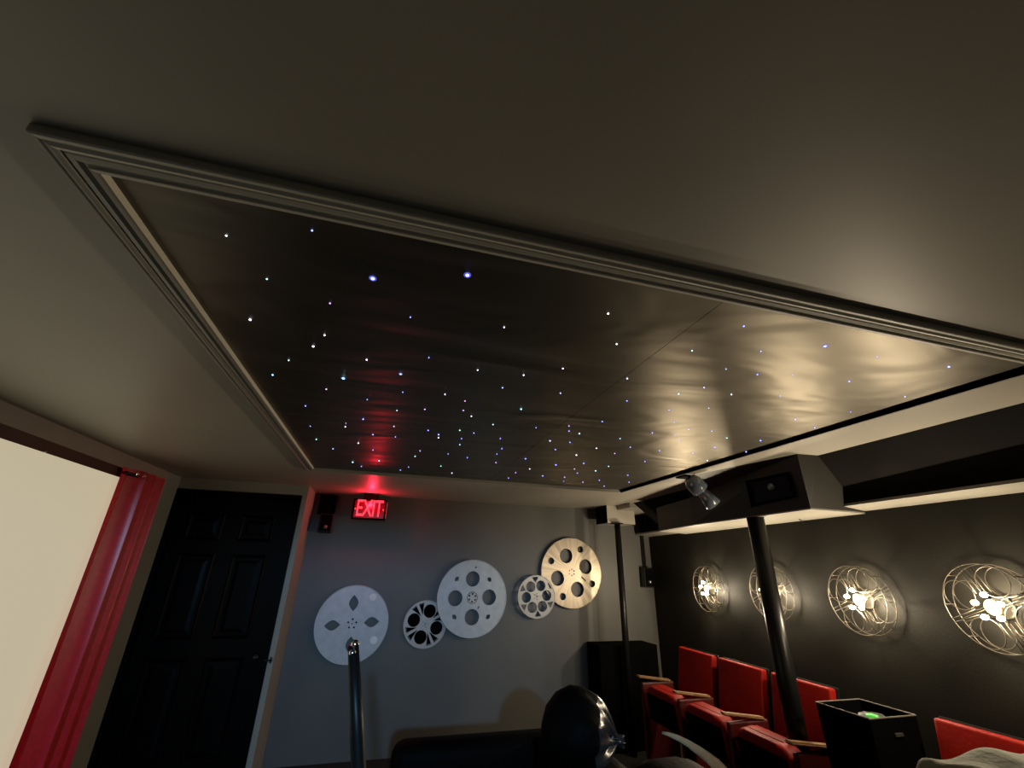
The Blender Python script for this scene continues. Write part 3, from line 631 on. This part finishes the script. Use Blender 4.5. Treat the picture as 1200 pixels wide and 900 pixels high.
# glossy cushion drawn to a gathered tip, lying over the middle recliner's back
bm = bmesh.new(); NS = 72; prof = [(-0.235, 0.02), (-0.22, 0.085), (-0.17, 0.145), (-0.09, 0.18), (0.0, 0.185), (0.07, 0.165), (0.12, 0.130), (0.155, 0.088), (0.178, 0.048), (0.192, 0.020), (0.206, 0.012), (0.224, 0.024), (0.238, 0.022)]
rings = []
for x, r in prof:
    pl_ = max(0.0, (x - 0.01) / 0.19) if x > 0 else 0.0; pl_ = min(pl_, 1.0)
    rings.append([bm.verts.new((x + 0.03 * pl_ * math.cos(9 * a), r * math.cos(a) * (1 + 0.20 * pl_ * math.sin(11 * a) + 0.07 * math.sin(3 * a + 9 * x)), 1.0 * r * math.sin(a) * (1 + 0.20 * pl_ * math.sin(11 * a) + 0.05 * math.sin(2 * a + 14 * x)))) for a in [2 * PI * k / NS for k in range(NS)]])
for A, B in zip(rings, rings[1:]):
    for k in range(NS): bm.faces.new((A[k], A[(k + 1) % NS], B[(k + 1) % NS], B[k]))
bm.faces.new(rings[0]); bm.faces.new(rings[-1])
gc = tag(obj('gathered_cushion', bm, [m_leather, m_gloss], None, True, loc=(0.925, 2.12, EYE - 0.655)), 'glossy black cushion gathered to a shiny tip, on the centre recliner', 'cushion')
for p in gc.data.polygons:
    if p.center.x > 0.06: p.material_index = 1
gc.rotation_euler = (0.3, 0.16, -0.25); gc.scale = (0.72, 0.80, 0.88)

# cream highlight strip: lamp-lit edge of the recliner back, modelled as a pale band
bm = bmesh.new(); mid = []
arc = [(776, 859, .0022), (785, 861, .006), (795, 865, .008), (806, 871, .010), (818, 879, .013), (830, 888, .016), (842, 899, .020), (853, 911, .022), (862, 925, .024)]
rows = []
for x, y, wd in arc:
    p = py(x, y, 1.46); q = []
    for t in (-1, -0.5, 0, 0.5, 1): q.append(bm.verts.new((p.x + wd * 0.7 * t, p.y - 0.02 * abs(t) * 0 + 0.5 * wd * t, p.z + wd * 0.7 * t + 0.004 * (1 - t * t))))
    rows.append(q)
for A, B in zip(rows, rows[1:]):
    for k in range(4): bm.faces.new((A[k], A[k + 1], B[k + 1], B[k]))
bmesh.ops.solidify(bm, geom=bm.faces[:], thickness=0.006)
tag(obj('lit_edge_strip', bm, m_edge_lit, None, True), 'curved cream highlight edge built along the black recliner at bottom', 'highlight')

# pale throw over the near recliner's back
bm = bmesh.new(); NX, NY = 44, 40; g = []
P0 = (1.40, 0.58); P1 = (2.04, 1.17); topz = EYE - 0.440
for j in range(NY + 1):
    row = []
    for i in range(NX + 1):
        u, v = i / NX, j / NY; x = P0[0] + (P1[0] - P0[0]) * u; y = P0[1] + (P1[1] - P0[1]) * v
        e = max(0, 1 - min(u, 1 - u) / 0.16); e2 = max(0, 1 - min(v, 1 - v) / 0.14)
        z = topz - 0.26 * (e ** 2.6) - 0.24 * (e2 ** 2.6) + 0.007 * math.sin(21 * x + 9 * y) + 0.006 * math.sin(37 * y - 15 * x) - 0.03 * u
        row.append(bm.verts.new((x + 0.006 * math.sin(40 * y), y, z)))
    g.append(row)
for j in range(NY):
    for i in range(NX): bm.faces.new((g[j][i], g[j][i + 1], g[j + 1][i + 1], g[j + 1][i]))
tag(obj('throw_blanket', bm, m_throw, None, True), 'pale grey green throw draped over the recliner at bottom right', 'blanket')

# leaning black stand with a chrome tip
T = py(414, 756, 0.95); B_ = py(420, 895, 0.95); dr = (B_ - T); ft = T + dr * (T.z / -dr.z)
stn = thing('leaning_stand', 'slim black leaning stand with chrome tip in front of leftmost reel', 'stand', (ft.x, ft.y, 0))
O2 = Vector(stn.location)
bm = bmesh.new(); tube(bm, [ft + Vector((0, 0, 0.02)) - O2, ft.lerp(T, .5) - O2, ft.lerp(T, .9) - O2, T - O2], [0.017, 0.0150, 0.0120, 0.0095], 18); obj('stand_pole', bm, m_stand, stn, True)
bm = bmesh.new(); tube(bm, [(0, 0, 0), (0, 0, 0.018), (0, 0, 0.022)], [0.11, 0.11, 0.09], 28); obj('stand_base', bm, m_pole, stn, True)
bm = bmesh.new(); ball(bm, T - O2 + Vector((0.003, -0.004, 0.002)), 0.0075, 12); ball(bm, T - O2 + Vector((0.001, -0.014, -0.010)), 0.0065, 12); obj('tip', bm, m_chrome, stn, True)

# ---------------------------------------------------------------- lights
def light(name, kind, loc, energy, color, **kw):
    l = bpy.data.lights.new(name, kind); l.energy = energy; l.color = color
    for k, v in kw.items(): setattr(l, k, v)
    o = bpy.data.objects.new(name, l); C.objects.link(o); o.location = loc; return o
for q in LP:
    light('lamp_light', 'POINT', (wallx(q.y) - 0.112, q.y, q.z), 22.0, (1.0, 0.82, 0.57), shadow_soft_size=0.028)
e = light('exit_light', 'POINT', (-0.165, 4.32, EYE + 0.520), 4.5, (1.0, 0.02, 0.05), shadow_soft_size=0.02)
# hallway ceiling light beyond the open doorway
light('hallway_light', 'POINT', (-0.10, -2.55, EYE + 0.586), 470, (0.32, 0.63, 1.0), shadow_soft_size=0.05)
wd = bpy.data.worlds.new('world'); bpy.context.scene.world = wd; wd.use_nodes = True
wd.node_tree.nodes['Background'].inputs['Color'].default_value = (0.5, 0.6, 0.7, 1); wd.node_tree.nodes['Background'].inputs['Strength'].default_value = 0.002
sc = bpy.context.scene
sc.view_settings.view_transform = 'Standard'; sc.view_settings.look = 'None'; sc.view_settings.exposure = 0.0
sc.cycles.max_bounces = 6; sc.cycles.diffuse_bounces = 4; sc.cycles.sample_clamp_indirect = 2.0; sc.cycles.caustics_reflective = False
sc.cycles.use_denoising = True
